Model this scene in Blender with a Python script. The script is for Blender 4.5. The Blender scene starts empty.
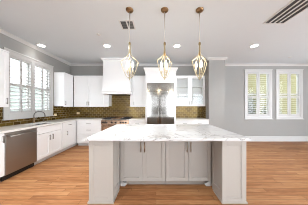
import bpy, bmesh, math, random
from mathutils import Vector, Matrix
random.seed(4)
SC = bpy.context.scene
COL = SC.collection
PI = math.pi

# ------------------------------------------------------------------ camera, sky, light, exposure
H = 1.35
cd = bpy.data.cameras.new('camera')
cd.sensor_fit = 'HORIZONTAL'; cd.sensor_width = 36.0
cd.lens = 126.0 / 308.0 * 36.0
cd.shift_x = -0.0065; cd.shift_y = 0.013
cd.clip_start = 0.05
cam = bpy.data.objects.new('camera', cd); COL.objects.link(cam)
cam.location = (0, 0, H); cam.rotation_euler = (PI / 2, 0, 0)
SC.camera = cam

SKY = 4.2            # overcast sky seen through every window and the added right-hand openings
world = bpy.data.worlds.new('sky'); SC.world = world; world.use_nodes = True
wn = world.node_tree.nodes; wn.clear()
wo = wn.new('ShaderNodeOutputWorld'); wb = wn.new('ShaderNodeBackground')
wb.inputs[0].default_value = (0.90, 0.965, 1.05, 1); wb.inputs[1].default_value = SKY
world.node_tree.links.new(wb.outputs[0], wo.inputs[0])
DOWNLIGHT_W = 8.0    # base power of recessed lamps and added fill lamps
BULB_W = 1.2
STRIP_W = 0.0
SC.view_settings.view_transform = 'Standard'
SC.view_settings.look = 'None'
SC.view_settings.gamma = 1.0
SC.view_settings.use_curve_mapping = False
SC.view_settings.exposure = 1.06
try:
    SC.cycles.use_denoising = True
    SC.cycles.filter_width = 1.0
    SC.cycles.max_bounces = 10
    SC.cycles.diffuse_bounces = 6
    SC.cycles.sample_clamp_indirect = 6.0
except Exception:
    pass

# ------------------------------------------------------------------ dimensions (metres)
CEIL = 3.0
XL, XR = -3.33, 7.0
YB, YR = 4.9, -4.2
PIER = (1.80, 2.347, 4.29)     # x0, x1, front y
UP0, UP1 = 1.36, 2.44          # upper cabinets
CT = 0.915                     # worktop height

# ------------------------------------------------------------------ material helpers
def srgb(r, g, b):
    f = lambda c: (c / 255) / 12.92 if c / 255 <= 0.04045 else ((c / 255 + 0.055) / 1.055) ** 2.4
    return (f(r), f(g), f(b), 1)

def mat(name, col, rough=0.5, metal=0.0, spec=0.5, coat=0.0, noise=0.0, nscale=8.0, bump=0.0, stretch=None):
    m = bpy.data.materials.new(name); m.use_nodes = True
    nt = m.node_tree; b = nt.nodes['Principled BSDF']
    b.inputs['Base Color'].default_value = col
    b.inputs['Roughness'].default_value = rough
    b.inputs['Metallic'].default_value = metal
    b.inputs['Specular IOR Level'].default_value = spec
    b.inputs['Coat Weight'].default_value = coat
    tc = nt.nodes.new('ShaderNodeTexCoord'); mp = nt.nodes.new('ShaderNodeMapping')
    nt.links.new(tc.outputs['Object'], mp.inputs[0])
    if stretch: mp.inputs['Scale'].default_value = stretch
    nz = nt.nodes.new('ShaderNodeTexNoise'); nz.inputs['Scale'].default_value = nscale; nz.inputs['Detail'].default_value = 4
    nt.links.new(mp.outputs[0], nz.inputs['Vector'])
    if noise > 0:
        mx = nt.nodes.new('ShaderNodeMix'); mx.data_type = 'RGBA'
        mx.inputs[6].default_value = tuple(c * (1 - noise) for c in col[:3]) + (1,)
        mx.inputs[7].default_value = tuple(min(1, c * (1 + noise)) for c in col[:3]) + (1,)
        nt.links.new(nz.outputs[0], mx.inputs[0]); nt.links.new(mx.outputs[2], b.inputs['Base Color'])
    if bump > 0:
        bp = nt.nodes.new('ShaderNodeBump'); bp.inputs['Strength'].default_value = bump; bp.inputs['Distance'].default_value = 0.01
        nt.links.new(nz.outputs[0], bp.inputs['Height']); nt.links.new(bp.outputs[0], b.inputs['Normal'])
    return m

def emit(name, col, strength):
    m = bpy.data.materials.new(name); m.use_nodes = True
    b = m.node_tree.nodes['Principled BSDF']
    b.inputs['Base Color'].default_value = col
    b.inputs['Emission Color'].default_value = col; b.inputs['Emission Strength'].default_value = strength
    return m

def glass_mat(name, tint=(0.97, 0.98, 0.98, 1), gloss=0.02):
    m = bpy.data.materials.new(name); m.use_nodes = True; nt = m.node_tree; nt.nodes.clear()
    o = nt.nodes.new('ShaderNodeOutputMaterial'); t = nt.nodes.new('ShaderNodeBsdfTransparent'); g = nt.nodes.new('ShaderNodeBsdfGlossy')
    t.inputs[0].default_value = tint; g.inputs['Roughness'].default_value = 0.03
    mx = nt.nodes.new('ShaderNodeMixShader'); mx.inputs[0].default_value = gloss
    nt.links.new(t.outputs[0], mx.inputs[1]); nt.links.new(g.outputs[0], mx.inputs[2]); nt.links.new(mx.outputs[0], o.inputs[0])
    return m

def wood_floor():
    m = bpy.data.materials.new('oak planks'); m.use_nodes = True; nt = m.node_tree; N = nt.nodes.new; L = nt.links.new
    b = nt.nodes['Principled BSDF']
    tc = N('ShaderNodeTexCoord')
    br = N('ShaderNodeTexBrick'); br.inputs['Scale'].default_value = 1.0
    br.inputs['Brick Width'].default_value = 1.35; br.inputs['Row Height'].default_value = 0.083
    br.inputs['Mortar Size'].default_value = 0.0022; br.inputs['Mortar Smooth'].default_value = 0.3
    br.offset = 0.37; br.offset_frequency = 2; br.squash = 0.8; br.squash_frequency = 3
    br.inputs['Color1'].default_value = (0, 0, 0, 1); br.inputs['Color2'].default_value = (1, 1, 1, 1); br.inputs['Mortar'].default_value = (0.5, 0.5, 0.5, 1)
    L(tc.outputs['Object'], br.inputs['Vector'])
    # grain, stretched along the planks and shifted plank by plank
    ad = N('ShaderNodeVectorMath'); ad.operation = 'MULTIPLY_ADD'
    L(br.outputs['Color'], ad.inputs[0]); ad.inputs[1].default_value = (7, 13, 0); L(tc.outputs['Object'], ad.inputs[2])
    mp = N('ShaderNodeMapping'); mp.inputs['Scale'].default_value = (1.3, 16, 1); L(ad.outputs[0], mp.inputs[0])
    n1 = N('ShaderNodeTexNoise'); n1.inputs['Scale'].default_value = 2.2; n1.inputs['Detail'].default_value = 6; n1.inputs['Roughness'].default_value = 0.62; n1.inputs['Distortion'].default_value = 0.9
    L(mp.outputs[0], n1.inputs['Vector'])
    mp2 = N('ShaderNodeMapping'); mp2.inputs['Scale'].default_value = (0.9, 2.6, 1); L(tc.outputs['Object'], mp2.inputs[0])
    n2 = N('ShaderNodeTexNoise'); n2.inputs['Scale'].default_value = 1.1; n2.inputs['Detail'].default_value = 3; L(mp2.outputs[0], n2.inputs['Vector'])
    s1 = N('ShaderNodeMath'); s1.operation = 'MULTIPLY_ADD'; L(br.outputs['Color'], s1.inputs[0]); s1.inputs[1].default_value = 0.27
    L(n1.outputs[0], s1.inputs[2])
    s2 = N('ShaderNodeMath'); s2.operation = 'MULTIPLY_ADD'; L(n2.outputs[0], s2.inputs[0]); s2.inputs[1].default_value = 0.35; L(s1.outputs[0], s2.inputs[2])
    cr = N('ShaderNodeValToRGB'); e = cr.color_ramp.elements
    e[0].position = 0.36; e[0].color = FLOOR_DARK
    e[1].position = 1.02; e[1].color = FLOOR_LIGHT
    k = cr.color_ramp.elements.new(0.72); k.color = FLOOR_MID
    L(s2.outputs[0], cr.inputs[0])
    mx = N('ShaderNodeMix'); mx.data_type = 'RGBA'; L(br.outputs['Fac'], mx.inputs[0]); L(cr.outputs[0], mx.inputs[6])
    mx.inputs[7].default_value = FLOOR_GAP
    L(mx.outputs[2], b.inputs['Base Color'])
    b.inputs['Roughness'].default_value = 0.45
    b.inputs['Specular IOR Level'].default_value = 0.12
    bp = N('ShaderNodeBump'); bp.inputs['Strength'].default_value = 0.15; bp.inputs['Distance'].default_value = 0.004
    L(n1.outputs[0], bp.inputs['Height']); L(bp.outputs[0], b.inputs['Normal'])
    return m

FLOOR_DARK = srgb(100, 63, 38); FLOOR_MID = srgb(144, 97, 61); FLOOR_LIGHT = srgb(168, 124, 84); FLOOR_GAP = srgb(78, 53, 35)

def tile_mat(name, c1, c2, grout):
    m = bpy.data.materials.new(name); m.use_nodes = True; nt = m.node_tree; N = nt.nodes.new; L = nt.links.new
    b = nt.nodes['Principled BSDF']
    tc = N('ShaderNodeTexCoord'); sp = N('ShaderNodeSeparateXYZ'); L(tc.outputs['Object'], sp.inputs[0])
    a = N('ShaderNodeMath'); a.operation = 'ADD'; L(sp.outputs[0], a.inputs[0]); L(sp.outputs[1], a.inputs[1])
    zz = N('ShaderNodeMath'); zz.operation = 'SUBTRACT'; L(sp.outputs[2], zz.inputs[0]); zz.inputs[1].default_value = CT
    cb = N('ShaderNodeCombineXYZ'); L(a.outputs[0], cb.inputs[0]); L(zz.outputs[0], cb.inputs[1])
    br = N('ShaderNodeTexBrick'); br.inputs['Scale'].default_value = 1.0
    br.inputs['Brick Width'].default_value = 0.152; br.inputs['Row Height'].default_value = 0.0755
    br.inputs['Mortar Size'].default_value = 0.004; br.inputs['Mortar Smooth'].default_value = 0.2; br.inputs['Bias'].default_value = 0.0
    br.inputs['Color1'].default_value = c1; br.inputs['Color2'].default_value = c2; br.inputs['Mortar'].default_value = grout
    L(cb.outputs[0], br.inputs['Vector'])
    L(br.outputs['Color'], b.inputs['Base Color'])
    rr = N('ShaderNodeMapRange'); L(br.outputs['Fac'], rr.inputs[0]); rr.inputs[3].default_value = 0.2; rr.inputs[4].default_value = 0.8
    L(rr.outputs[0], b.inputs['Roughness'])
    me = N('ShaderNodeMapRange'); L(br.outputs['Fac'], me.inputs[0]); me.inputs[3].default_value = 0.45; me.inputs[4].default_value = 0.0
    L(me.outputs[0], b.inputs['Metallic'])
    nz = N('ShaderNodeTexNoise'); nz.inputs['Scale'].default_value = 14; L(cb.outputs[0], nz.inputs['Vector'])
    hh = N('ShaderNodeMath'); hh.operation = 'MULTIPLY_ADD'; L(nz.outputs[0], hh.inputs[0]); hh.inputs[1].default_value = 0.5
    iv = N('ShaderNodeMath'); iv.operation = 'MULTIPLY'; L(br.outputs['Fac'], iv.inputs[0]); iv.inputs[1].default_value = -1.0
    L(iv.outputs[0], hh.inputs[2])
    bp = N('ShaderNodeBump'); bp.inputs['Strength'].default_value = 0.5; bp.inputs['Distance'].default_value = 0.003
    L(hh.outputs[0], bp.inputs['Height']); L(bp.outputs[0], b.inputs['Normal'])
    return m

def marble(name):
    m = bpy.data.materials.new(name); m.use_nodes = True; nt = m.node_tree; N = nt.nodes.new; L = nt.links.new
    b = nt.nodes['Principled BSDF']; tc = N('ShaderNodeTexCoord')
    mp = N('ShaderNodeMapping'); mp.inputs['Rotation'].default_value = (0, 0, 0.5); mp.inputs['Scale'].default_value = (1.0, 1.7, 1.0); L(tc.outputs['Object'], mp.inputs[0])
    n1 = N('ShaderNodeTexNoise'); n1.inputs['Scale'].default_value = 2.1; n1.inputs['Detail'].default_value = 7; n1.inputs['Roughness'].default_value = 0.55; n1.inputs['Distortion'].default_value = 1.3
    L(mp.outputs[0], n1.inputs['Vector'])
    cr = N('ShaderNodeValToRGB'); e = cr.color_ramp.elements
    w = MARBLE_WHITE; e[0].position = 0.0; e[0].color = w; e[1].position = 1.0; e[1].color = w
    for p, c in ((0.40, w), (0.425, srgb(203, 203, 203)), (0.437, srgb(135, 132, 127)), (0.447, srgb(196, 194, 191)), (0.48, w), (0.60, w), (0.64, srgb(184, 184, 184)), (0.68, w)):
        k = cr.color_ramp.elements.new(p); k.color = c
    L(n1.outputs[0], cr.inputs[0]); L(cr.outputs[0], b.inputs['Base Color'])
    b.inputs['Roughness'].default_value = 0.12
    return m
MARBLE_WHITE = srgb(201, 201, 200)

def leaf_mat(name, c1, c2):
    m = mat(name, c1, 0.6)
    nt = m.node_tree; b = nt.nodes['Principled BSDF']; N = nt.nodes.new
    tc = N('ShaderNodeTexCoord'); nz = N('ShaderNodeTexNoise'); nz.inputs['Scale'].default_value = 5
    nt.links.new(tc.outputs['Object'], nz.inputs['Vector'])
    mx = N('ShaderNodeMix'); mx.data_type = 'RGBA'; mx.inputs[6].default_value = c1; mx.inputs[7].default_value = c2
    nt.links.new(nz.outputs[0], mx.inputs[0]); nt.links.new(mx.outputs[2], b.inputs['Base Color'])
    return m

M = {}
M['wall'] = mat('grey wall paint', srgb(147, 145, 141), 0.7, noise=0.015)
M['ceiling'] = mat('white ceiling paint', srgb(210, 216, 219), 0.85, noise=0.01)
M['trim'] = mat('white trim paint', srgb(190, 188, 185), 0.4)
M['cab'] = mat('white cabinet paint', srgb(234, 234, 233), 0.35)
M['cab_in'] = mat('cabinet interior paint', srgb(240, 239, 236), 0.5)
M['greige'] = mat('greige cabinet paint', srgb(168, 162, 154), 0.4)
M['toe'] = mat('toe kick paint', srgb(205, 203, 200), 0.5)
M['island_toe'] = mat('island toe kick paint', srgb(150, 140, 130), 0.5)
M['floor'] = wood_floor()
M['tile'] = tile_mat('bronze subway tile', srgb(86, 64, 26), srgb(122, 97, 38), srgb(138, 126, 98))
M['marble'] = marble('white veined marble')
M['quartz'] = mat('pale grey speckled stone', srgb(222, 220, 215), 0.15, noise=0.10, nscale=30)
M['steel'] = mat('brushed stainless steel', srgb(166, 162, 156), 0.13, 1.0, noise=0.05, nscale=3, stretch=(0.6, 0.6, 3.0))
M['range_steel'] = mat('reflection tinted steel', srgb(172, 142, 120), 0.25, 1.0, noise=0.05, nscale=5)  # warm reflected tone put into the stainless base colour
M['steel_dark'] = mat('dark grey steel', srgb(120, 115, 110), 0.3, 1.0)
M['dish_steel'] = mat('warm grey stainless steel', srgb(164, 160, 154), 0.36, 1.0, noise=0.04, nscale=6, stretch=(0.3, 1, 4))
M['nickel'] = mat('brushed nickel', srgb(128, 123, 117), 0.3, 1.0)
M['bronze_nickel'] = mat('warm brushed nickel', srgb(146, 126, 102), 0.3, 1.0)
M['satin'] = mat('satin nickel', srgb(214, 211, 205), 0.45, 1.0)
M['faucet'] = mat('polished nickel', srgb(150, 140, 128), 0.2, 1.0)
M['iron'] = mat('black cast iron', srgb(38, 36, 35), 0.55)
M['black'] = mat('black recess', srgb(30, 29, 28), 0.6)
M['knob'] = mat('dark range knob', srgb(45, 38, 34), 0.35)
M['brass'] = mat('aged brass', srgb(206, 194, 164), 0.4, 1.0)
M['aged'] = mat('darker aged brass', srgb(150, 132, 98), 0.35, 1.0)
M['copper'] = mat('bronzed copper', srgb(136, 108, 78), 0.3, 1.0)
M['candle'] = mat('ivory candle sleeve', srgb(238, 230, 212), 0.5)
M['bulb'] = emit('glowing bulb', (1.0, 0.90, 0.74, 1), 3.0)
M['lamp'] = emit('glowing recessed lens', (1.0, 0.95, 0.86, 1), 10.0)
M['glass'] = glass_mat('window glass')
M['cab_glass'] = glass_mat('cabinet glass', gloss=0.035)
M['shutter'] = mat('white shutter paint', srgb(184, 182, 179), 0.45)
M['plate'] = mat('cream plastic', srgb(240, 222, 170), 0.4)
M['white_metal'] = mat('white painted metal', srgb(205, 204, 202), 0.5)
M['vent_grey'] = mat('grey painted metal', srgb(132, 131, 129), 0.5)
M['vent_dark'] = mat('dark duct', srgb(62, 61, 60), 0.8)
M['leaf'] = leaf_mat('pale green leaves', srgb(50, 56, 30), srgb(82, 80, 46))
M['stucco'] = mat('pale yellow stucco', srgb(90, 85, 54), 0.9, noise=0.05)
M['fence'] = mat('pale fence boards', srgb(128, 134, 126), 0.8, noise=0.12, nscale=3)
M['soil'] = mat('garden ground', srgb(150, 145, 110), 0.9, noise=0.1)

# ------------------------------------------------------------------ mesh helpers
def box(bm, x0, x1, y0, y1, z0, z1):
    v = [bm.verts.new(p) for p in ((x0, y0, z0), (x1, y0, z0), (x1, y1, z0), (x0, y1, z0), (x0, y0, z1), (x1, y0, z1), (x1, y1, z1), (x0, y1, z1))]
    for f in ((0, 3, 2, 1), (4, 5, 6, 7), (0, 1, 5, 4), (1, 2, 6, 5), (2, 3, 7, 6), (3, 0, 4, 7)):
        bm.faces.new([v[i] for i in f])
    return v

def prism(bm, pts, axis, a, b):
    """extrude a closed 2-D outline; axis 'x': pts are (y,z); 'y': (x,z); 'z': (x,y)"""
    def P(p, t):
        return {'x': (t, p[0], p[1]), 'y': (p[0], t, p[1]), 'z': (p[0], p[1], t)}[axis]
    A = [bm.verts.new(P(p, a)) for p in pts]; B = [bm.verts.new(P(p, b)) for p in pts]
    n = len(pts)
    bm.faces.new(A); bm.faces.new(B[::-1])
    for i in range(n):
        bm.faces.new((A[i], B[i], B[(i + 1) % n], A[(i + 1) % n]))

def tube(bm, path, rad, seg=10, caps=True):
    path = [Vector(p) for p in path]; rads = rad if isinstance(rad, (list, tuple)) else [rad] * len(path)
    rings = []; up = None
    for i, p in enumerate(path):
        d = (path[min(i + 1, len(path) - 1)] - path[max(i - 1, 0)]).normalized()
        if up is None: up = Vector((0, 0, 1)) if abs(d.z) < 0.9 else Vector((1, 0, 0))
        s = d.cross(up).normalized(); up = s.cross(d).normalized()
        rings.append([bm.verts.new(p + (s * math.cos(2 * PI * k / seg) + up * math.sin(2 * PI * k / seg)) * rads[i]) for k in range(seg)])
    for a, b in zip(rings, rings[1:]):
        for k in range(seg):
            f = bm.faces.new((a[k], a[(k + 1) % seg], b[(k + 1) % seg], b[k])); f.smooth = True
    if caps:
        bm.faces.new(rings[0][::-1]); bm.faces.new(rings[-1])

def lathe(bm, prof, seg=20, c=(0, 0, 0)):
    """prof: (radius, z) from bottom to top round the z axis"""
    rings = []
    for r, z in prof:
        rings.append([bm.verts.new((c[0] + r * math.cos(2 * PI * k / seg), c[1] + r * math.sin(2 * PI * k / seg), c[2] + z)) for k in range(seg)])
    for a, b in zip(rings, rings[1:]):
        for k in range(seg):
            f = bm.faces.new((a[k], a[(k + 1) % seg], b[(k + 1) % seg], b[k])); f.smooth = True
    bm.faces.new(rings[0][::-1]); bm.faces.new(rings[-1])

def obj(name, bm, m, parent=None, loc=(0, 0, 0), rotz=0.0, bevel=0.0):
    bmesh.ops.recalc_face_normals(bm, faces=bm.faces[:])
    me = bpy.data.meshes.new(name); bm.to_mesh(me); bm.free()
    me.materials.append(M[m] if isinstance(m, str) else m)
    o = bpy.data.objects.new(name, me); COL.objects.link(o)
    o.location = loc; o.rotation_euler = (0, 0, rotz)
    if parent: o.parent = parent
    if bevel:
        b = o.modifiers.new('soft edges', 'BEVEL'); b.width = bevel; b.segments = 2; b.limit_method = 'ANGLE'; b.angle_limit = 0.6
    return o

def tag(o, label, cat, group=None):
    o['label'] = label; o['category'] = cat
    if group: o['group'] = group
    return o

def thing(name, label, cat, loc=(0, 0, 0), rotz=0.0, group=None):
    o = bpy.data.objects.new(name, None); COL.objects.link(o); o.empty_display_size = 0.1
    o.location = loc; o.rotation_euler = (0, 0, rotz)
    return tag(o, label, cat, group)

def struct(name, bm, m, parent=None, label=None, bevel=0.0, loc=(0, 0, 0), rotz=0.0):
    o = obj(name, bm, m, parent, loc, rotz, bevel)
    if parent is None: o['kind'] = 'structure'
    if label: o['label'] = label
    return o

def copy_tree(o, parent=None):
    c = o.copy(); COL.objects.link(c); c.parent = parent
    for ch in list(o.children): copy_tree(ch, c)
    return c

def B(*boxes):
    bm = bmesh.new()
    for b in boxes: box(bm, *b)
    return bm

# ------------------------------------------------------------------ the room shell
struct('floor', B((XL - 0.15, XR + 0.15, YR - 0.15, YB + 0.15, -0.1, 0.0)), 'floor', label='warm oak plank floor running wall to wall')
struct('ceiling', B((XL - 0.15, XR + 0.15, YR - 0.15, YB + 0.15, CEIL, CEIL + 0.12)), 'ceiling', label='smooth white ceiling')

def wall_with_holes(bm, u0, u1, z0, z1, holes, put):
    """holes: (ua, ub, za, zb) sorted by u; put(ua, ub, za, zb) adds a box"""
    u = u0
    for ua, ub, za, zb in holes:
        put(u, ua, z0, z1); put(ua, ub, z0, za); put(ua, ub, zb, z1); u = ub
    put(u, u1, z0, z1)

WIN_L = (2.83, 3.965, 1.18, 2.545)                       # opening in the left wall (y0, y1, z0, z1)
WIN_B = [(3.50, 4.44, 0.95, 2.72), (4.72, 5.63, 0.95, 2.72)]   # openings in the back wall (x0, x1, z0, z1)
bm = bmesh.new()
wall_with_holes(bm, YR - 0.15, YB + 0.15, 0, CEIL, [WIN_L], lambda a, b, c, d: box(bm, XL - 0.15, XL, a, b, c, d))
struct('wall_left', bm, 'wall', label='grey painted wall behind the sink run')
bm = bmesh.new()
wall_with_holes(bm, XL, XR, 0, CEIL, WIN_B, lambda a, b, c, d: box(bm, a, b, YB, YB + 0.15, c, d))
struct('wall_back', bm, 'wall', label='grey painted back wall with two shuttered windows')
bm = bmesh.new()
wall_with_holes(bm, YR - 0.15, YB + 0.15, 0, CEIL, [(-3.4, -0.6, 0.05, 2.75), (-0.3, 3.0, 0.05, 2.75)], lambda a, b, c, d: box(bm, XR, XR + 0.15, a, b, c, d))  # unseen openings added to let sky light onto ceiling and left cabinets
struct('wall_right', bm, 'wall')
REAR = [(-3.0, -0.55, 0.05, 2.75), (-0.35, 0.95, 0.05, 2.75), (1.15, 3.6, 0.05, 2.75), (3.9, 6.6, 0.05, 2.75)]
bm = bmesh.new()
wall_with_holes(bm, XL, XR, 0, CEIL, REAR, lambda a, b, c, d: box(bm, a, b, YR - 0.15, YR, c, d))
for za, zb in ((0.05, 1.38), (1.46, 1.77), (1.87, 2.18), (2.28, 2.75)):
    box(bm, REAR[1][0], REAR[1][1], YR - 0.15, YR, za, zb)      # unseen slots added to throw bright bands into the refrigerator's reflection
struct('wall_rear', bm, 'wall')
struct('column', B((PIER[0], PIER[1], PIER[2], YB - 0.001, 0, CEIL)), 'wall', label='grey wall return beside the glass-door cabinet')

def crown_profile(s=1.0):
    return [(0.0, 0.0), (0.0, -0.085 * s), (0.012 * s, -0.085 * s), (0.016 * s, -0.07 * s), (0.045 * s, -0.03 * s), (0.06 * s, -0.02 * s), (0.06 * s, 0.0)]
CP = crown_profile(0.85)
def crown_y(name, x, sgn, y0, y1):       # along y, on a wall whose face is at x and looks sgn
    bm = bmesh.new(); prism(bm, [(x + sgn * p[0], CEIL + p[1]) for p in CP], 'y', y0, y1); return struct(name, bm, 'trim')
def crown_x(name, y, x0, x1):
    bm = bmesh.new(); prism(bm, [(y - p[0], CEIL + p[1]) for p in CP], 'x', x0, x1); return struct(name, bm, 'trim')
crown_y('trim_1', XL, 1, YR, YB)['label'] = 'white crown moulding along the left wall'
crown_x('trim_2', YB, XL, PIER[0])['label'] = 'white crown moulding above the kitchen cabinets'
crown_x('trim_3', PIER[2], PIER[0] - 0.06, PIER[1] + 0.06)['label'] = 'white crown moulding on the wall return'
crown_x('trim_4', YB, PIER[1], XR)['label'] = 'white crown moulding above the two shuttered windows'
crown_y('trim_5', PIER[0], -1, PIER[2], YB)
crown_y('trim_6', PIER[1], 1, PIER[2], YB)

def base_prof(y):
    return [(y, 0.0), (y - 0.03, 0.0), (y - 0.03, 0.018), (y - 0.017, 0.022), (y - 0.017, 0.165), (y - 0.008, 0.185), (y, 0.19)]
bm = bmesh.new(); prism(bm, base_prof(YB), 'x', PIER[1], XR); struct('baseboard_back', bm, 'trim', label='tall white baseboard under the two windows')
bm = bmesh.new(); prism(bm, base_prof(PIER[2]), 'x', PIER[0], PIER[1] + 0.02); struct('baseboard_column', bm, 'trim')

# tile backsplash: a thin layer on the wall
T = 0.010
bm = B((XL + T, -1.72, YB - T, YB - 0.0005, CT, UP0 + 0.02), (-1.72, -0.95, YB - T, YB - 0.0005, CT, 1.86), (-0.95, -0.36, YB - T, YB - 0.0005, CT, UP0 + 0.02))
struct('backsplash_wall', bm, 'tile', label='glossy bronze subway tile behind the range')['kind'] = 'structure'
struct('backsplash_wall.001', B((0.68, PIER[0] - T, YB - T, YB - 0.0005, CT, UP0 + 0.02), (PIER[0] - T, PIER[0] - 0.0005, 4.56, YB - 0.0005, CT, UP0 + 0.02)), 'tile', label='glossy bronze subway tile under the glass-door cabinet')
struct('backsplash_wall.002', B((XL + 0.0005, XL + T, 1.4, 2.73, CT, UP0 + 0.02), (XL + 0.0005, XL + T, 2.73, 4.065, CT, 1.07), (XL + 0.0005, XL + T, 4.065, YB - T, CT, UP0 + 0.02)), 'tile', label='glossy bronze subway tile under the sink window')

# ------------------------------------------------------------------ windows with plantation shutters
def build_window(name, label, w, h, units, loc, rotz, tilts, cas=0.092, sill=True, tier=0.46, apron=None, st=0.042, rl=0.06, pitch=0.076, hw=0.041):
    """local frame: opening from (0,0) to (w,h) in x-z, room side is -y, wall face at y=0, wall 0.15 thick"""
    r = bpy.data.objects.new(name, None); COL.objects.link(r); r.location = loc; r.rotation_euler = (0, 0, rotz)
    r['kind'] = 'structure'; r['label'] = label
    e = 0.001; ap = apron or cas
    bx = [(-cas, 0, -0.022, -e, -ap, h + cas), (w, w + cas, -0.022, -e, -ap, h + cas), (0, w, -0.022, -e, h, h + cas), (0, w, -0.022, -e, -ap, 0),
          (-cas - 0.008, w + cas + 0.008, -0.034, -e, h + cas - 0.02, h + cas + 0.012)]
    obj('window_casing', B(*bx), 'trim', r, bevel=0.003)
    if sill:
        obj('window_sill', B((-cas - 0.02, w + cas + 0.02, -0.05, -e, -ap - 0.022, -ap + 0.004)), 'trim', r, bevel=0.003)
    f = 0.018
    ends = [w * i / units for i in range(units + 1)]
    jb = [(0, f, -0.02, 0.13, 0, h), (w - f, w, -0.02, 0.13, 0, h), (f, w - f, -0.02, 0.13, h - f, h), (f, w - f, -0.02, 0.13, 0, f)]
    for u in ends[1:-1]: jb.append((u - 0.035, u + 0.035, -0.021, 0.13, f, h - f))
    obj('window_frame', B(*jb), 'trim', r)
    for i in range(units):
        a = ends[i] + (f if i == 0 else 0.035); b = ends[i + 1] - (f if i == units - 1 else 0.035)
        # sash: two lights with a meeting rail, glass behind
        sb = [(a, a + 0.03, 0.07, 0.11, f, h - f), (b - 0.03, b, 0.07, 0.11, f, h - f), (a, b, 0.07, 0.11, f, f + 0.04), (a, b, 0.07, 0.11, h - f - 0.04, h - f), (a, b, 0.068, 0.112, h * 0.5 - 0.02, h * 0.5 + 0.02)]
        s = obj('sash', B(*sb), 'trim', r)
        obj('glass', B((a + 0.02, b - 0.02, 0.086, 0.09, f + 0.02, h - f - 0.02)), 'glass', s)
        mid = (a + b) / 2
        for q, (pa, pb) in enumerate(((a, mid), (mid, b))):
            for t, (za, zb) in enumerate(((f, h * tier), (h * tier, h - f))):
                pa2, pb2, za2, zb2 = pa + 0.002, pb - 0.002, za + 0.002, zb - 0.002
                rb, rt = (rl, min(rl, 0.03)) if t == 0 else (min(rl, 0.03), rl)
                p = obj('shutter_panel', B((pa2, pa2 + st, -0.012, 0.016, za2, zb2), (pb2 - st, pb2, -0.012, 0.016, za2, zb2),
                                           (pa2 + st, pb2 - st, -0.012, 0.016, za2, za2 + rb), (pa2 + st, pb2 - st, -0.012, 0.016, zb2 - rt, zb2)), 'shutter', r, bevel=0.002)
                lo, hi = za2 + rb, zb2 - rt
                n = max(2, round((hi - lo) / pitch)); bm = bmesh.new()
                tilt = tilts[(i * 2 + q) * 2 + t]
                for k in range(n):
                    zc = lo + (k + 0.5) * (hi - lo) / n
                    th = min(0.0055, hw * 0.13)
                    c, sn = math.cos(tilt), math.sin(tilt)
                    pts = [(-hw, 0), (-hw * 0.5, -th), (hw * 0.5, -th), (hw, 0), (hw * 0.5, th), (-hw * 0.5, th)]
                    prism(bm, [(0.002 + y * c - z * sn, zc + y * sn + z * c) for y, z in pts], 'x', pa2 + st, pb2 - st)
                obj('louvers', bm, 'shutter', p)
    return r

build_window('window_1', 'white shuttered double window above the sink', WIN_L[1] - WIN_L[0], WIN_L[3] - WIN_L[2], 2,
             (XL, WIN_L[0], WIN_L[2]), PI / 2, [0.5] * 8, cas=0.088, tier=0.50, apron=0.11, st=0.024, rl=0.05, pitch=0.08)
for i, (n, lab) in enumerate((('window_2', 'white shuttered window on the back wall, nearer the wall return'), ('window_3', 'white shuttered window on the back wall, farther from the wall return'))):
    a, b, c, d = WIN_B[i]
    build_window(n, lab, b - a, d - c, 1, (a, YB, c), 0, [(0.12, 0.12, 0.30, 0.35), (0.0, 0.0, 0.0, 0.0)][i], cas=0.060, tier=0.44, st=0.055, rl=0.095, pitch=0.078, apron=0.075, hw=(0.031, 0.024)[i])
for k, (a, b, c, d) in enumerate(REAR[:1] + REAR[2:]):
    r = bpy.data.objects.new('window_%d' % (4 + k), None); COL.objects.link(r); r['kind'] = 'structure'
    m_ = (a + b) / 2
    obj('window_frame', B((a, a + 0.06, YR - 0.12, YR - 0.02, c, d), (b - 0.06, b, YR - 0.12, YR - 0.02, c, d), (a, b, YR - 0.12, YR - 0.02, d - 0.06, d), (a, b, YR - 0.12, YR - 0.02, c, c + 0.08), (m_ - 0.05, m_ + 0.05, YR - 0.12, YR - 0.02, c, d)), 'trim', r)
    obj('glass', B((a + 0.05, b - 0.05, YR - 0.075, YR - 0.07, c + 0.05, d - 0.05)), 'glass', r)

# ------------------------------------------------------------------ cabinets
def shaker(bm, x0, x1, z0, z1, y=0.0, th=0.02, rail=0.062, rec=0.009):
    """shaker front with its face at y (looking to -y), thickness th behind"""
    box(bm, x0, x0 + rail, y, y + th, z0, z1); box(bm, x1 - rail, x1, y, y + th, z0, z1)
    box(bm, x0 + rail, x1 - rail, y, y + th, z0, z0 + rail); box(bm, x0 + rail, x1 - rail, y, y + th, z1 - rail, z1)
    box(bm, x0 + rail, x1 - rail, y + rec, y + th - 0.001, z0 + rail, z1 - rail)

def slab(bm, x0, x1, z0, z1, y=0.0, th=0.02):
    box(bm, x0, x1, y, y + th, z0, z1)

def pull(parent, x, z, length, vertical, m='nickel', y=0.0, r=0.007):
    """bar pull on two posts, standing off the face at y"""
    bm = bmesh.new(); o = 0.030; hl = length / 2
    d = Vector((0, 0, 1)) if vertical else Vector((1, 0, 0)); c = Vector((x, y - o, z))
    tube(bm, [c - d * hl, c + d * hl], r, 8)
    for s in (-1, 1):
        p = c + d * (s * (hl - 0.02)); tube(bm, [p + Vector((0, 0.001, 0)), p + Vector((0, o + 0.0005, 0))], r * 0.85, 8)
    return obj('handle', bm, m, parent)

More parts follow.
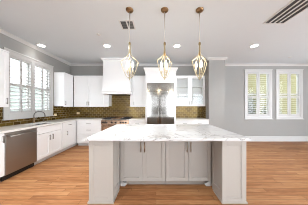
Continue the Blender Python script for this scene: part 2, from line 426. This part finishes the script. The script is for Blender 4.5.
def front(parent, kind, x0, x1, z0, z1, handle, m='cab', hm='nickel', rail=0.062, hl=0.13):
    """one door or drawer front with its handle; handle: None, or (x, z, vertical)"""
    bm = bmesh.new()
    g = 0.0015
    if kind == 'drawer' and z1 - z0 < 0.2: slab(bm, x0 + g, x1 - g, z0 + g, z1 - g)
    else: shaker(bm, x0 + g, x1 - g, z0 + g, z1 - g, rail=rail)
    o = obj(kind, bm, m, parent, bevel=0.002)
    if handle: pull(o, handle[0], handle[1], hl, handle[2], hm)
    return o

def base_cab(label, w, d, loc, rotz, fronts, m='cab', body_w=None, group=None, name='base_cabinet', toe='toe', hm='nickel', hl=0.13, top=0.874):
    """local frame: front face of the doors at y=0, floor z=0; carcass behind"""
    t = thing(name, label, 'cabinet', loc, rotz, group)
    bw = body_w or w
    obj('body', B((0, bw, 0.021, d, 0.105, top)), m, t)
    obj('toe_kick', B((0, bw, 0.085, d, 0.0, 0.1045)), toe, t)
    for f in fronts: front(t, *f, m=m, hm=hm, hl=hl)
    return t

FX = XL + 0.62            # front plane of the left run (x)
FY = YB - 0.62            # front plane of the back run (y)
W0 = 0.002
# left run: local x runs along +Y
def L(y): return (FX, y, 0.0)
DZ = [(0.115, 0.695), (0.70, 0.868)]
base_cab('white base cabinet cut by the photo edge, near side of the dishwasher', 0.752, 0.60, L(1.505), PI / 2,
         [('door', 0, 0.375, 0.115, 0.868, (0.33, 0.77, True)), ('door', 0.376, 0.752, 0.115, 0.868, (0.715, 0.77, True))])
base_cab('white two-door sink base cabinet under the window, beside the dishwasher', 0.756, 0.60, L(2.872), PI / 2,
         [('door', 0, 0.378, 0.115, 0.695, (0.335, 0.57, True)), ('door', 0.378, 0.756, 0.115, 0.695, (0.421, 0.57, True)), ('drawer_front', 0, 0.756, 0.70, 0.868, None)], top=0.64)
base_cab('white corner base cabinet with one door below one drawer, between sink cabinet and back run', 0.645, 0.60, L(3.632), PI / 2,
         [('door', 0.04, 0.60, 0.115, 0.695, (0.20, 0.54, True)), ('drawer', 0.04, 0.60, 0.70, 0.868, (0.32, 0.785, False))], body_w=1.255)
# back run
base_cab('white three-drawer base cabinet just left of the range', 0.838, 0.60, (FX + 0.004, FY, 0), 0,
         [('drawer', 0.02, 0.836, 0.115, 0.395, (0.43, 0.27, False)), ('drawer', 0.02, 0.836, 0.40, 0.695, (0.43, 0.555, False)), ('drawer', 0.02, 0.836, 0.70, 0.868, (0.43, 0.785, False))], hl=0.15)
base_cab('narrow white base cabinet between the range and the refrigerator', 0.553, 0.60, (-0.915, FY, 0), 0,
         [('door', 0, 0.275, 0.115, 0.695, (0.24, 0.6, True)), ('door', 0.277, 0.553, 0.115, 0.695, (0.31, 0.6, True)), ('drawer', 0, 0.553, 0.70, 0.868, (0.277, 0.785, False))])
base_cab('white two-drawer base cabinet under the glass-door cabinet', 1.115, 0.60, (0.677, FY, 0), 0,
         [('door', 0, 0.555, 0.115, 0.695, (0.50, 0.6, True)), ('door', 0.56, 1.115, 0.115, 0.695, (0.61, 0.6, True)),
          ('drawer', 0, 0.555, 0.70, 0.868, (0.30, 0.785, False)), ('drawer', 0.56, 1.115, 0.70, 0.868, (0.80, 0.785, False))])

# dishwasher
DWW = 0.604
dw = thing('dishwasher', 'stainless steel dishwasher built in beside the sink cabinet', 'dishwasher', L(2.262), PI / 2)
obj('body', B((0.004, DWW - 0.004, 0.03, 0.58, 0.09, 0.868)), 'steel_dark', dw)
obj('door', B((0.003, DWW - 0.003, -0.004, 0.029, 0.105, 0.822)), 'dish_steel', dw, bevel=0.004)
cp = obj('control_strip', B((0.003, DWW - 0.003, -0.004, 0.029, 0.826, 0.868)), 'dish_steel', dw, bevel=0.003)
bm = bmesh.new(); tube(bm, [(0.04, -0.045, 0.80), (DWW - 0.04, -0.045, 0.80)], 0.010, 10)
for x in (0.07, DWW - 0.07): tube(bm, [(x, -0.045, 0.80), (x, -0.0045, 0.80)], 0.008, 8)
obj('handle', bm, 'dish_steel', dw)
obj('toe_kick', B((0.003, DWW - 0.003, 0.06, 0.075, 0.0, 0.088)), 'black', dw)

# worktops
SX0, SX1, SY0, SY1 = -3.16, -2.80, 2.93, 3.57      # sink cut-out
c0, c1 = 0.876, CT
cx1 = FX + 0.025
bm = B((XL + T + 0.001, cx1, 1.505, SY0, c0, c1), (XL + T + 0.001, SX0, SY0, SY1, c0, c1), (SX1, cx1, SY0, SY1, c0, c1),
       (XL + T + 0.001, cx1, SY1, YB - T - 0.001, c0, c1), (cx1, -1.853, FY - 0.025, YB - T - 0.001, c0, c1))
tag(obj('countertop', bm, 'quartz'), 'pale stone worktop wrapping the corner from the sink to the range', 'countertop')
tag(obj('countertop', B((-0.917, -0.358, FY - 0.025, YB - T - 0.001, c0, c1)), 'quartz', bevel=0.003), 'short pale stone worktop between the range and the refrigerator', 'countertop')
tag(obj('countertop', B((0.676, PIER[0] - T - 0.001, FY - 0.025, YB - T - 0.001, c0, c1)), 'quartz', bevel=0.003), 'pale stone worktop under the glass-door cabinet', 'countertop')

# sink and faucet
bm = B((SX0 - 0.01, SX1 + 0.01, SY0 - 0.01, SY1 + 0.01, 0.66, 0.668), (SX0 - 0.012, SX0 - 0.002, SY0 - 0.01, SY1 + 0.01, 0.668, 0.8755), (SX1 + 0.002, SX1 + 0.012, SY0 - 0.01, SY1 + 0.01, 0.668, 0.8755),
       (SX0, SX1, SY0 - 0.012, SY0 - 0.002, 0.668, 0.8755), (SX0, SX1, SY1 + 0.002, SY1 + 0.012, 0.668, 0.8755))
tag(obj('sink', bm, 'steel'), 'undermount steel sink set into the worktop below the window', 'sink')
fa = thing('faucet', 'gooseneck metal kitchen faucet behind the sink', 'faucet', (-3.225, 3.33, CT), 0)
bm = bmesh.new(); lathe(bm, [(0.030, 0.0), (0.030, 0.012), (0.021, 0.022), (0.020, 0.14), (0.016, 0.15)]); obj('base', bm, 'bronze_nickel', fa)
bm = bmesh.new()
pts = [(0, 0, 0.151), (0, 0, 0.20)] + [(0.125 - 0.125 * math.cos(a), 0.0, 0.20 + 0.105 * math.sin(a)) for a in [PI * k / 14 for k in range(1, 15)]] + [(0.25, 0, 0.15)]
pts = [(p[0] * 0.95, p[0] * 0.25, p[2]) for p in pts]
tube(bm, pts, 0.011, 10); obj('spout', bm, 'steel_dark', fa)
bm = bmesh.new(); tube(bm, [(0, 0.02, 0.10), (0.01, 0.06, 0.115), (0.02, 0.11, 0.15)], [0.009, 0.007, 0.006], 8); obj('lever', bm, 'faucet', fa)
sd = thing('soap_dispenser', 'small metal soap pump beside the faucet', 'soap dispenser', (-3.225, 3.62, CT), 0)
bm = bmesh.new(); lathe(bm, [(0.022, 0), (0.022, 0.008), (0.012, 0.014), (0.011, 0.075)]); obj('base', bm, 'faucet', sd)
bm = bmesh.new(); tube(bm, [(0, 0, 0.0755), (0, 0, 0.098), (0.03, 0, 0.102), (0.075, 0, 0.092)], 0.0065, 8); obj('spout', bm, 'faucet', sd)

# upper cabinets
UD = 0.33
def upper(label, w, loc, rotz, doors, d=UD, z0=UP0, z1=UP1, body_x=(0, None), cap=True, cap_to=None):
    t = thing('upper_cabinet', label, 'cabinet', loc, rotz)
    bx1 = body_x[1] if body_x[1] is not None else w
    obj('body', B((body_x[0], bx1, 0.021, d - 0.002, z0, z1)), 'cab', t)
    for f in doors: front(t, 'door', *f)
    obj('light_rail', B((body_x[0], bx1, 0.004, 0.022, z0 - 0.022, z0 - 0.0005)), 'cab', t)
    if cap: obj('cornice', B((body_x[0], cap_to or bx1, -0.012, d - 0.002, z1 + 0.0005, z1 + 0.028)), 'cab', t, bevel=0.004)
    return t
ux = XL + UD
upper('white upper cabinet cut by the photo edge, before the sink window', 0.88, (ux, 1.69, 0), PI / 2,
      [(0, 0.44, UP0, UP1, (0.40, UP0 + 0.10, True)), (0.44, 0.88, UP0, UP1, (0.835, UP0 + 0.10, True))])
upper('white corner upper cabinet just past the sink window', 0.46, (ux, 4.116, 0), PI / 2,
      [(0, 0.45, UP0, UP1, (0.04, UP0 + 0.10, True))], body_x=(0, 0.453), cap_to=0.44)
uy = YB - UD
upper('white double-door upper cabinet between the corner and the range hood', 1.265, (ux + 0.013, uy, 0), 0,
      [(0.01, 0.53, UP0, UP1, (0.495, UP0 + 0.10, True)), (0.53, 1.09, UP0, UP1, (0.565, UP0 + 0.10, True))])
upper('white upper cabinet between the range hood and the refrigerator', 0.587, (-0.947, uy, 0), 0,
      [(0.10, 0.585, UP0, UP1, (0.15, UP0 + 0.10, True))])

# glass-door cabinet
gx0, gx1 = 0.676, PIER[0] - T - 0.001
gw = gx1 - gx0
gc = thing('glass_cabinet', 'white upper cabinet with two glass doors over the short worktop', 'cabinet', (gx0, uy, 0), 0)
obj('body', B((0, 0.018, 0.021, UD - 0.002, UP0, UP1), (gw - 0.018, gw, 0.021, UD - 0.002, UP0, UP1), (0.018, gw - 0.018, 0.021, UD - 0.002, UP0, UP0 + 0.02),
                  (0.018, gw - 0.018, 0.021, UD - 0.002, UP1 - 0.02, UP1), (0.018, gw - 0.018, UD - 0.012, UD - 0.002, UP0 + 0.02, UP1 - 0.02), (gw / 2 - 0.02, gw / 2 + 0.02, 0.021, 0.05, UP0 + 0.02, UP1 - 0.02)), 'cab_in', gc)
for z in (1.73, 2.06):
    obj('shelf', B((0.0185, gw - 0.0185, 0.055, UD - 0.0125, z, z + 0.018)), 'cab_in', gc)
for a, b, hx in ((0.0, gw / 2, gw / 2 - 0.035), (gw / 2, gw, gw / 2 + 0.035)):
    a += 0.0015; b -= 0.0015; s = 0.075
    d = obj('door', B((a, a + s, 0, 0.02, UP0, UP1), (b - s, b, 0, 0.02, UP0, UP1), (a + s, b - s, 0, 0.02, UP0, UP0 + s), (a + s, b - s, 0, 0.02, UP1 - s, UP1),
                      ), 'cab', gc, bevel=0.002)
    obj('glass', B((a + s, b - s, 0.009, 0.012, UP0 + s, UP1 - s)), 'cab_glass', d)
    pull(d, hx, UP0 + 0.12, 0.13, True)
obj('cornice', B((-0.0, gw, -0.012, UD - 0.002, UP1 + 0.0005, UP1 + 0.03)), 'cab', gc, bevel=0.004)

# range hood
hd = thing('range_hood', 'tall white wooden range hood over the range', 'range hood', (-1.353, 0, 0), 0)
hw = 0.495
yf = 4.275
bm = bmesh.new()
# lower mantel: in front of the neighbouring cabinets, with a narrower rear between them
box(bm, -hw, hw, yf, uy - 0.014, 1.775, 1.87); box(bm, -0.36, 0.36, uy - 0.014, YB - T - 0.001, 1.80, 1.87)
obj('mantel', bm, 'cab', hd, bevel=0.005)
bm = bmesh.new()
box(bm, -hw - 0.022, hw + 0.022, yf - 0.022, uy - 0.014, 1.871, 1.893)
obj('moulding', bm, 'cab', hd, bevel=0.006)
bm = bmesh.new()
prof = [(0.0, 1.894), (0.012, 1.98), (0.022, 2.10), (0.028, 2.25), (0.030, 2.47), (0.030, 2.90)]
rings = []
for k, (off, z) in enumerate(prof):
    yb = uy - 0.014
    rings.append([bm.verts.new(p) for p in ((-hw + off + 0.005, yf + off + 0.01, z), (hw - off - 0.005, yf + off + 0.01, z), (hw - off - 0.005, yb, z), (-hw + off + 0.005, yb, z))])
for a, b in zip(rings, rings[1:]):
    for k in range(4): bm.faces.new((a[k], a[(k + 1) % 4], b[(k + 1) % 4], b[k]))
bm.faces.new(rings[0][::-1]); bm.faces.new(rings[-1])
box(bm, -0.36, 0.36, uy - 0.014, YB - 0.002, 1.894, 2.47); box(bm, -hw + 0.035, hw - 0.035, uy - 0.014, YB - 0.002, 2.475, 2.90)
obj('body', bm, 'cab', hd)
bm = bmesh.new(); box(bm, -hw + 0.01, hw - 0.01, yf + 0.015, YB - 0.07, 2.901, 2.945); box(bm, -hw - 0.025, hw + 0.025, yf - 0.02, YB - 0.07, 2.9455, CEIL - 0.001)
obj('cornice', bm, 'cab', hd, bevel=0.006)
obj('filter', B((-0.33, 0.33, yf + 0.06, YB - 0.1, 1.766, 1.7745)), 'steel_dark', hd)

# range
rw = 0.465
rg = thing('range', 'stainless steel gas range with a row of dark knobs, under the hood', 'range', (-1.385, FY - 0.01, 0), 0)
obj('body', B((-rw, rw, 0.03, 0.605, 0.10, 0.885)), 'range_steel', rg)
obj('toe_kick', B((-rw + 0.01, rw - 0.01, 0.07, 0.60, 0.0, 0.099)), 'black', rg)
bm = bmesh.new(); prism(bm, [(-0.045, 0.745), (-0.03, 0.885), (0.029, 0.885), (0.029, 0.745)], 'x', -rw, rw)
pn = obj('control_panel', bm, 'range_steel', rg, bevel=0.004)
for x in (-0.41, -0.345, -0.28, -0.10, 0.03, 0.20, 0.285, 0.37):
    bm = bmesh.new(); tube(bm, [(x, -0.037, 0.815), (x, -0.052, 0.8135), (x, -0.0525, 0.8135), (x, -0.078, 0.811)], [0.032, 0.032, 0.026, 0.024], 14); obj('knob', bm, 'knob', pn)
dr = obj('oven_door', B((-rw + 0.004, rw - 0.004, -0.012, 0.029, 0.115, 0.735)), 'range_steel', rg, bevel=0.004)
obj('window', B((-0.27, 0.27, -0.0145, -0.0125, 0.28, 0.55)), 'black', dr)
bm = bmesh.new(); tube(bm, [(-rw + 0.03, -0.065, 0.69), (rw - 0.03, -0.065, 0.69)], 0.013, 10)
for x in (-rw + 0.06, rw - 0.06): tube(bm, [(x, -0.065, 0.69), (x, -0.0125, 0.69)], 0.010, 8)
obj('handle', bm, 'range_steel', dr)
obj('cooktop', B((-rw, rw, 0.03, 0.60, 0.8855, 0.912)), 'steel', rg, bevel=0.003)
for x0, x1 in ((-0.455, -0.165), (0.165, 0.455)):
    bm = bmesh.new(); zt = 0.945
    for k in range(4):
        y = 0.07 + k * 0.145; box(bm, x0, x1, y, y + 0.018, zt - 0.018, zt)
    for x in (x0, (x0 + x1) / 2 - 0.009, x1 - 0.018): box(bm, x, x + 0.018, 0.07, 0.523, zt - 0.018, zt)
    for x in (x0, x1 - 0.018):
        for y in (0.07, 0.505): box(bm, x, x + 0.018, y, y + 0.018, 0.9125, zt - 0.018)
    g = obj('grate', bm, 'iron', rg)
    for y in (0.19, 0.41):
        bm = bmesh.new(); lathe(bm, [(0.05, 0.9125), (0.05, 0.920), (0.034, 0.921), (0.034, 0.926)], c=((x0 + x1) / 2, y, 0)); obj('burner', bm, 'black', g)
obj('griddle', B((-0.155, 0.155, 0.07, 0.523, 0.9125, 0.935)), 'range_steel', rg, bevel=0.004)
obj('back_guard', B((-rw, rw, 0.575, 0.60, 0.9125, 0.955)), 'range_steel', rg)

# refrigerator and the cabinet round it
fe = thing('refrigerator_cabinet', 'tall white cabinet surround with a cornice, framing the refrigerator', 'cabinet', (-0.355, 0, 0), 0)
ew = 1.025; ef = 4.255
obj('side_panel', B((0, 0.05, ef, YB - 0.002, 0, 2.15)), 'cab', fe); obj('side_panel', B((ew - 0.05, ew, ef, YB - 0.002, 0, 2.15)), 'cab', fe)
obj('header', B((0, ew, ef, YB - 0.002, 2.151, 2.50)), 'cab', fe)
bm = bmesh.new(); prof = [(0.0, 2.501), (0.012, 2.501), (0.014, 2.53), (0.03, 2.57), (0.052, 2.61), (0.058, 2.615), (0.058, 2.65), (0.0, 2.65)]
rings = []
for off, z in prof[1:-1]:
    rings.append([bm.verts.new(p) for p in ((-off, ef - off, z), (ew + off, ef - off, z), (ew + off, YB - 0.002, z), (-off, YB - 0.002, z))])
for a, b in zip(rings, rings[1:]):
    for k in range(4): bm.faces.new((a[k], a[(k + 1) % 4], b[(k + 1) % 4], b[k]))
bm.faces.new(rings[0][::-1]); bm.faces.new(rings[-1])
obj('cornice', bm, 'cab', fe)
fr = thing('refrigerator', 'built-in stainless steel two-door refrigerator with a louvred grille on top', 'refrigerator', (-0.302, 4.225, 0), 0)
fw = 0.919
obj('body', B((0.004, fw - 0.004, 0.045, 0.65, 0.10, 2.135)), 'steel_dark', fr)
bm = B((0, fw, 0.03, 0.044, 1.86, 2.14), (0, fw, 0.005, 0.03, 2.115, 2.14), (0, fw, 0.005, 0.03, 1.86, 1.875))
for k in range(7):
    z = 1.88 + k * 0.0335; box(bm, 0.005, fw - 0.005, 0.006, 0.0295, z, z + 0.026)
obj('grille', bm, 'steel', fr)
sx = 0.415
for a, b, hx in ((0.0, sx - 0.003, sx - 0.045), (sx + 0.003, fw, sx + 0.05)):
    d = obj('door', B((a, b, 0.0, 0.044, 0.105, 1.853)), 'steel', fr, bevel=0.006)
    bm = bmesh.new(); tube(bm, [(hx, -0.055, 0.45), (hx, -0.055, 1.72)], 0.013, 10)
    for z in (0.5, 1.67): tube(bm, [(hx, -0.055, z), (hx, -0.0005, z)], 0.010, 8)
    obj('handle', bm, 'steel', d)
obj('toe_kick', B((0.004, fw - 0.004, 0.05, 0.6, 0.0, 0.099)), 'black', fr)

# ------------------------------------------------------------------ island
IX0, IX1 = -0.939, 1.263
IYF, IYD, IYB = 1.76, 2.10, 3.06
PL = (-0.939, -0.602); PR = (0.926, 1.263)
isl = thing('kitchen_island', 'pale greige island base with panelled ends on the wood floor', 'kitchen island', (0, 0, 0), 0)
def end_panel(x0, x1, inner):
    """boxed end wall with shaker faces on the front and both sides"""
    bm = bmesh.new(); th = 0.018
    box(bm, x0 + th, x1 - th, IYF + th, IYB - th, 0.0, 0.874)
    shaker(bm, x0, x1, 0.0, 0.874, y=IYF, th=th, rail=0.07, rec=0.007)
    for x, s in ((x0, 1), (x1, -1)):
        stop = IYD if x == inner else IYB
        xs = sorted((x, x + s * th)); xr = sorted((x + s * 0.007, x + s * th))
        y0, y1 = IYF + th, stop - th
        box(bm, xs[0], xs[1], y0, y0 + 0.055, 0, 0.874); box(bm, xs[0], xs[1], y1 - 0.055, y1, 0, 0.874)
        box(bm, xs[0], xs[1], y0 + 0.055, y1 - 0.055, 0, 0.14); box(bm, xs[0], xs[1], y0 + 0.055, y1 - 0.055, 0.80, 0.874)
        box(bm, xr[0], xr[1], y0 + 0.055, y1 - 0.055, 0.14, 0.80)
    shaker_back = [(x0, x1, IYB - th, IYB, 0, 0.874)]
    for b in shaker_back: box(bm, *b)
    o = obj('end_panel', bm, 'greige', isl, bevel=0.002)
    r = 0.012
    obj('shoe_moulding', B((x0 - r, x1 + r, IYF - r, IYF - 0.0005, 0, 0.022), (x0 - r, x0 - 0.0005, IYF, IYD - 0.07 if x0 == inner else IYB, 0, 0.022), (x1 + 0.0005, x1 + r, IYF, IYD - 0.07 if x1 == inner else IYB, 0, 0.018)), 'greige', o)
end_panel(PL[0], PL[1], PL[1]); end_panel(PR[0], PR[1], PR[0])
# back of the island (facing the range)
bm = B((PL[1] + 0.001, PR[0] - 0.001, IYB - 0.35, IYB - 0.002, 0.0, 0.874))
obj('back_panel', bm, 'greige', isl)
# two cabinets set back under the overhang
cw = (PR[0] - PL[1] - 0.006) / 2
for k, side in enumerate(('closer to the sink wall', 'closer to the two shuttered windows')):
    x0 = PL[1] + 0.002 + k * (cw + 0.002)
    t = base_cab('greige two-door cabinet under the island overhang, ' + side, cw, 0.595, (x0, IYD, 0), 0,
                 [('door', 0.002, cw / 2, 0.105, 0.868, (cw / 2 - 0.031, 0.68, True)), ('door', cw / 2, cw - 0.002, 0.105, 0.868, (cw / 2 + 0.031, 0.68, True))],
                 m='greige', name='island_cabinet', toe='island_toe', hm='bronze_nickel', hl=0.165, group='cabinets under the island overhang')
    # bracket foot at the outer end of the toe kick
    s = 1 if k == 0 else -1
    ex = 0.0 if k == 0 else cw
    bm = bmesh.new(); prism(bm, [(ex, 0.0), (ex + s * 0.07, 0.0), (ex + s * 0.10, 0.03), (ex + s * 0.085, 0.055), (ex + s * 0.045, 0.07), (ex + s * 0.03, 0.10), (ex, 0.10)], 'y', 0.03, 0.083)
    obj('bracket_foot', bm, 'trim', t, bevel=0.003)
    del t['group']
tag(obj('countertop', B((-0.968, 1.298, 1.72, 3.10, 0.876, CT)), 'marble', bevel=0.005), 'large white marble worktop with grey veins on the island', 'countertop')

# ------------------------------------------------------------------ pendants
PX, PY, PS = 0.147, 2.15, 0.597
def make_pendant(label, x, rot):
    t = thing('pendant_light', label, 'pendant light', (x, PY, CEIL), rot, 'brass lantern pendants over the island')
    bm = bmesh.new(); lathe(bm, [(0.012, -0.040), (0.030, -0.037), (0.054, -0.025), (0.064, -0.010), (0.066, -0.0005)], 24); obj('canopy', bm, 'copper', t)
    bm = bmesh.new(); tube(bm, [(0, 0, -0.0405), (0, 0, -0.555)], 0.0055, 8); obj('rod', bm, 'satin', t)
    bm = bmesh.new(); lathe(bm, [(0.010, -0.785), (0.010, -0.62), (0.017, -0.60), (0.020, -0.585), (0.019, -0.575), (0.019, -0.562), (0.012, -0.555)], 14); obj('sleeve', bm, 'aged', t)
    for k in range(4):
        a = k * PI / 2; ca, sa = math.cos(a), math.sin(a)
        rz = [(0.011, -0.60), (0.012, -0.70), (0.018, -0.75), (0.045, -0.795), (0.095, -0.845), (0.143, -0.885), (0.146, -0.895), (0.142, -0.915), (0.105, -1.03), (0.062, -1.125), (0.02, -1.165)]
        bm = bmesh.new(); tube(bm, [(r * ca, r * sa, z) for r, z in rz], 0.0052, 8); obj('cage_arm', bm, 'brass', t)
    bm = bmesh.new(); lathe(bm, [(0.004, -1.20), (0.011, -1.19), (0.006, -1.178), (0.022, -1.168), (0.026, -1.158), (0.014, -1.148), (0.007, -1.14), (0.007, -0.80), (0.010, -0.786)], 14); obj('stem', bm, 'brass', t)
    bm = bmesh.new()
    for k in range(3):
        a = k * 2 * PI / 3 + 0.4; ca, sa = math.cos(a), math.sin(a)
        tube(bm, [(0.004 * ca, 0.004 * sa, -1.10), (0.03 * ca, 0.03 * sa, -1.115), (0.052 * ca, 0.052 * sa, -1.09), (0.055 * ca, 0.055 * sa, -1.065)], 0.005, 8)
        lathe(bm, [(0.006, -1.066), (0.020, -1.058), (0.020, -1.054), (0.008, -1.053)], 12, c=(0.055 * ca, 0.055 * sa, 0))
    obj('candle_bracket', bm, 'brass', t)
    for k in range(3):
        a = k * 2 * PI / 3 + 0.4; cx, cy = 0.055 * math.cos(a), 0.055 * math.sin(a)
        bm = bmesh.new(); lathe(bm, [(0.011, -1.0525), (0.011, -0.985)], 12, c=(cx, cy, 0)); c = obj('candle', bm, 'candle', t)
        bm = bmesh.new(); lathe(bm, [(0.009, -0.9845), (0.017, -0.965), (0.019, -0.945), (0.014, -0.915), (0.006, -0.885), (0.002, -0.872)], 12, c=(cx, cy, 0)); obj('bulb', bm, 'bulb', c)
    return t
for k, (lab, rot) in enumerate((('brass lantern pendant hanging on the side nearest the sink window', 0.12), ('middle brass lantern pendant of the three over the island', 0.52), ('brass lantern pendant hanging on the side nearest the grey wall return', 0.30))):
    x = PX + (k - 1) * PS
    make_pendant(lab, x, rot)
    ld = bpy.data.lights.new('pendant_glow', 'POINT'); ld.energy = BULB_W; ld.color = (1, 0.84, 0.62); ld.shadow_soft_size = 0.05
    lo = bpy.data.objects.new('pendant_glow', ld); COL.objects.link(lo); lo.location = (x, PY, CEIL - 0.86)

# ------------------------------------------------------------------ ceiling fittings
spots = [(-3.10, 3.41, 'round recessed ceiling light above the sink window'), (-1.335, 3.43, 'round recessed ceiling light in front of the range hood'),
         (0.57, 3.43, 'round recessed ceiling light between the middle and last pendants'), (2.67, 3.43, 'round recessed ceiling light in front of the two shuttered windows')]
for x, y, lab in spots:
    t = thing('recessed_light', lab, 'ceiling light', (x, y, CEIL), 0, 'recessed lights in the ceiling')
    bm = bmesh.new()
    R0, R1 = 0.078, 0.10; seg = 28; rings = []
    for r, z in ((R0, -0.0005), (R0, -0.006), (R1 - 0.006, -0.006), (R1, -0.0005)):
        rings.append([bm.verts.new((r * math.cos(2 * PI * k / seg), r * math.sin(2 * PI * k / seg), z)) for k in range(seg)])
    for a, b in zip(rings, rings[1:]):
        for k in range(seg): bm.faces.new((a[k], a[(k + 1) % seg], b[(k + 1) % seg], b[k]))
    obj('trim_ring', bm, 'white_metal', t)
    bm = bmesh.new(); lathe(bm, [(0.0775, -0.004), (0.0775, -0.0008)], 28); obj('lens', bm, 'lamp', t)
for x, y in [s[:2] for s in spots] + [(-1.05, 2.5), (-1.335, 0.6), (0.57, 0.6), (2.67, 0.6), (-2.6, 0.8)]:  # extra positions: unseen lamps without fittings, the first added to brighten left cabinets
    ld = bpy.data.lights.new('downlight_or_fill', 'AREA'); ld.shape = 'DISK'; ld.size = 0.14; ld.energy = DOWNLIGHT_W * (0.12 if x < -3 else 0.25 if y > 3 and x < 0 else 1.9 if x < -1 and y > 2 else 1.3 if x < -1 else 0.8); ld.color = (0.97, 0.98, 1.0); ld.spread = 1.9
    lo = bpy.data.objects.new('downlight_or_fill', ld); COL.objects.link(lo); lo.location = (x, y, CEIL - 0.012)

# supply vent between the first pendant and the middle of the ceiling
v = thing('ceiling_vent', 'small square white air vent in the ceiling near the first pendant', 'vent', (-0.575, 2.55, CEIL), 0)
hv = 0.145
obj('frame', B((-hv, hv, -hv, -hv + 0.025, -0.008, -0.0005), (-hv, hv, hv - 0.025, hv, -0.008, -0.0005), (-hv, -hv + 0.025, -hv + 0.025, hv - 0.025, -0.008, -0.0005), (hv - 0.025, hv, -hv + 0.025, hv - 0.025, -0.008, -0.0005), (-0.014, 0.014, -hv + 0.025, hv - 0.025, -0.008, -0.0005)), 'white_metal', v)
obj('duct_shade', B((-hv + 0.025, hv - 0.025, -hv + 0.025, hv - 0.025, -0.0016, -0.0006)), 'vent_dark', v)  # flat dark sheet standing in for the shade inside the vent
bm = bmesh.new()
for s in (-1, 1):
    for k in range(5):
        x = s * (0.03 + k * 0.021)
        prism(bm, [(x - 0.006, -0.0022 if s < 0 else -0.0075), (x - 0.005, -0.0018 if s < 0 else -0.0065), (x + 0.002, -0.0065 if s < 0 else -0.0018), (x + 0.001, -0.0075 if s < 0 else -0.0022)], 'y', -hv + 0.026, hv - 0.026)
obj('louvers', bm, 'vent_grey', v)
# long return grille
rg2 = thing('return_grille', 'long slotted air return grille in the ceiling', 'vent', (2.33, 2.09, CEIL), 0)
gw2, gl2 = 0.205, 0.42
obj('frame', B((-gw2, gw2, -gl2, -gl2 + 0.02, -0.010, -0.0005), (-gw2, gw2, gl2 - 0.02, gl2, -0.010, -0.0005), (-gw2, -gw2 + 0.02, -gl2 + 0.02, gl2 - 0.02, -0.010, -0.0005), (gw2 - 0.02, gw2, -gl2 + 0.02, gl2 - 0.02, -0.010, -0.0005)), 'white_metal', rg2)
obj('duct_shade', B((-gw2 + 0.02, gw2 - 0.02, -gl2 + 0.02, gl2 - 0.02, -0.0016, -0.0006)), 'vent_dark', rg2)  # dark sheet painted as the shade behind the slats
for k in range(3):
    x = -gw2 + 0.02 + (k + 1) * (2 * gw2 - 0.04) / 4
    obj('slat', B((x - 0.014, x + 0.014, -gl2 + 0.0205, gl2 - 0.0205, -0.009, -0.002)), 'white_metal', rg2)
# small fittings
for x, y, lab in ((-1.31, 2.88, 'small flat ceiling fitting before the range hood'), (4.47, 4.2, 'small flat ceiling fitting near the far shuttered window')):
    bm = bmesh.new(); lathe(bm, [(0.030, -0.016), (0.042, -0.010), (0.045, -0.0005)], 18)
    tag(obj('sprinkler_cover', bm, 'toe', loc=(x, y, CEIL)), lab, 'ceiling fitting')

# outlets on the tile
def outlet(loc, rotz, lab):
    t = thing('outlet', lab, 'outlet', loc, rotz)
    obj('plate', B((-0.055, 0.055, -0.006, -0.0008, -0.038, 0.038)), 'plate', t, bevel=0.002)
    for s in (-1, 1): obj('socket', B((s * 0.024 - 0.016, s * 0.024 + 0.016, -0.0075, -0.0062, -0.013, 0.013)), 'trim', t)
outlet((XL + T, 4.15, 1.075), PI / 2, 'cream outlet plate on the tile just past the sink window')
outlet((-3.02, YB - T, 1.09), 0, 'cream outlet plate on the tile under the double-door cabinet')

# ------------------------------------------------------------------ outside
struct('ground', B((-9, 14, YB + 0.2, 14, -0.3, -0.12)), 'soil')
struct('ground.001', B((-16, XL - 0.2, -6, 12, -0.3, -0.12)), 'soil')
struct('garden_wall.001', B((-6.2, -6.0, 1.0, 14.0, -0.12, 2.25)), 'fence')
struct('garden_wall', B((1.0, 11.0, 9.0, 9.2, -0.12, 4.2)), 'stucco')
def shrub(label, x, y, r, h, n):
    bm = bmesh.new()
    for _ in range(n):
        th = random.uniform(0, 2 * PI); u = random.uniform(-1, 1); rr = random.uniform(0.55, 1.0) * (0.75 + 0.25 * math.sin(3 * th + 4 * u))
        s = math.sqrt(1 - u * u)
        c = Vector((r * rr * s * math.cos(th), r * rr * s * math.sin(th), h * 0.5 + h * 0.5 * u * rr))
        a = Vector((random.uniform(-1, 1), random.uniform(-1, 1), random.uniform(-1, 1))).normalized()
        b = a.orthogonal().normalized(); c2 = c
        l = random.uniform(0.07, 0.13)
        bm.faces.new([bm.verts.new(p) for p in (c2 - a * l, c2 + b * l * 0.45, c2 + a * l, c2 - b * l * 0.45)])
    t = thing('garden_shrub', label, 'shrub', (x, y, -0.12), 0)
    obj('foliage', bm, 'leaf', t)
    bm = bmesh.new(); tube(bm, [(0, 0, 0), (0.03, 0.02, h * 0.4), (0, 0.05, h * 0.75)], [0.04, 0.03, 0.015], 8); obj('stem', bm, 'soil', t)
shrub('leafy green shrub outside the window nearer the wall return', 4.75, 6.7, 0.7, 2.5, 1500)
shrub('low pale green shrub outside the window farther from the wall return', 6.6, 7.2, 0.6, 1.7, 1100)
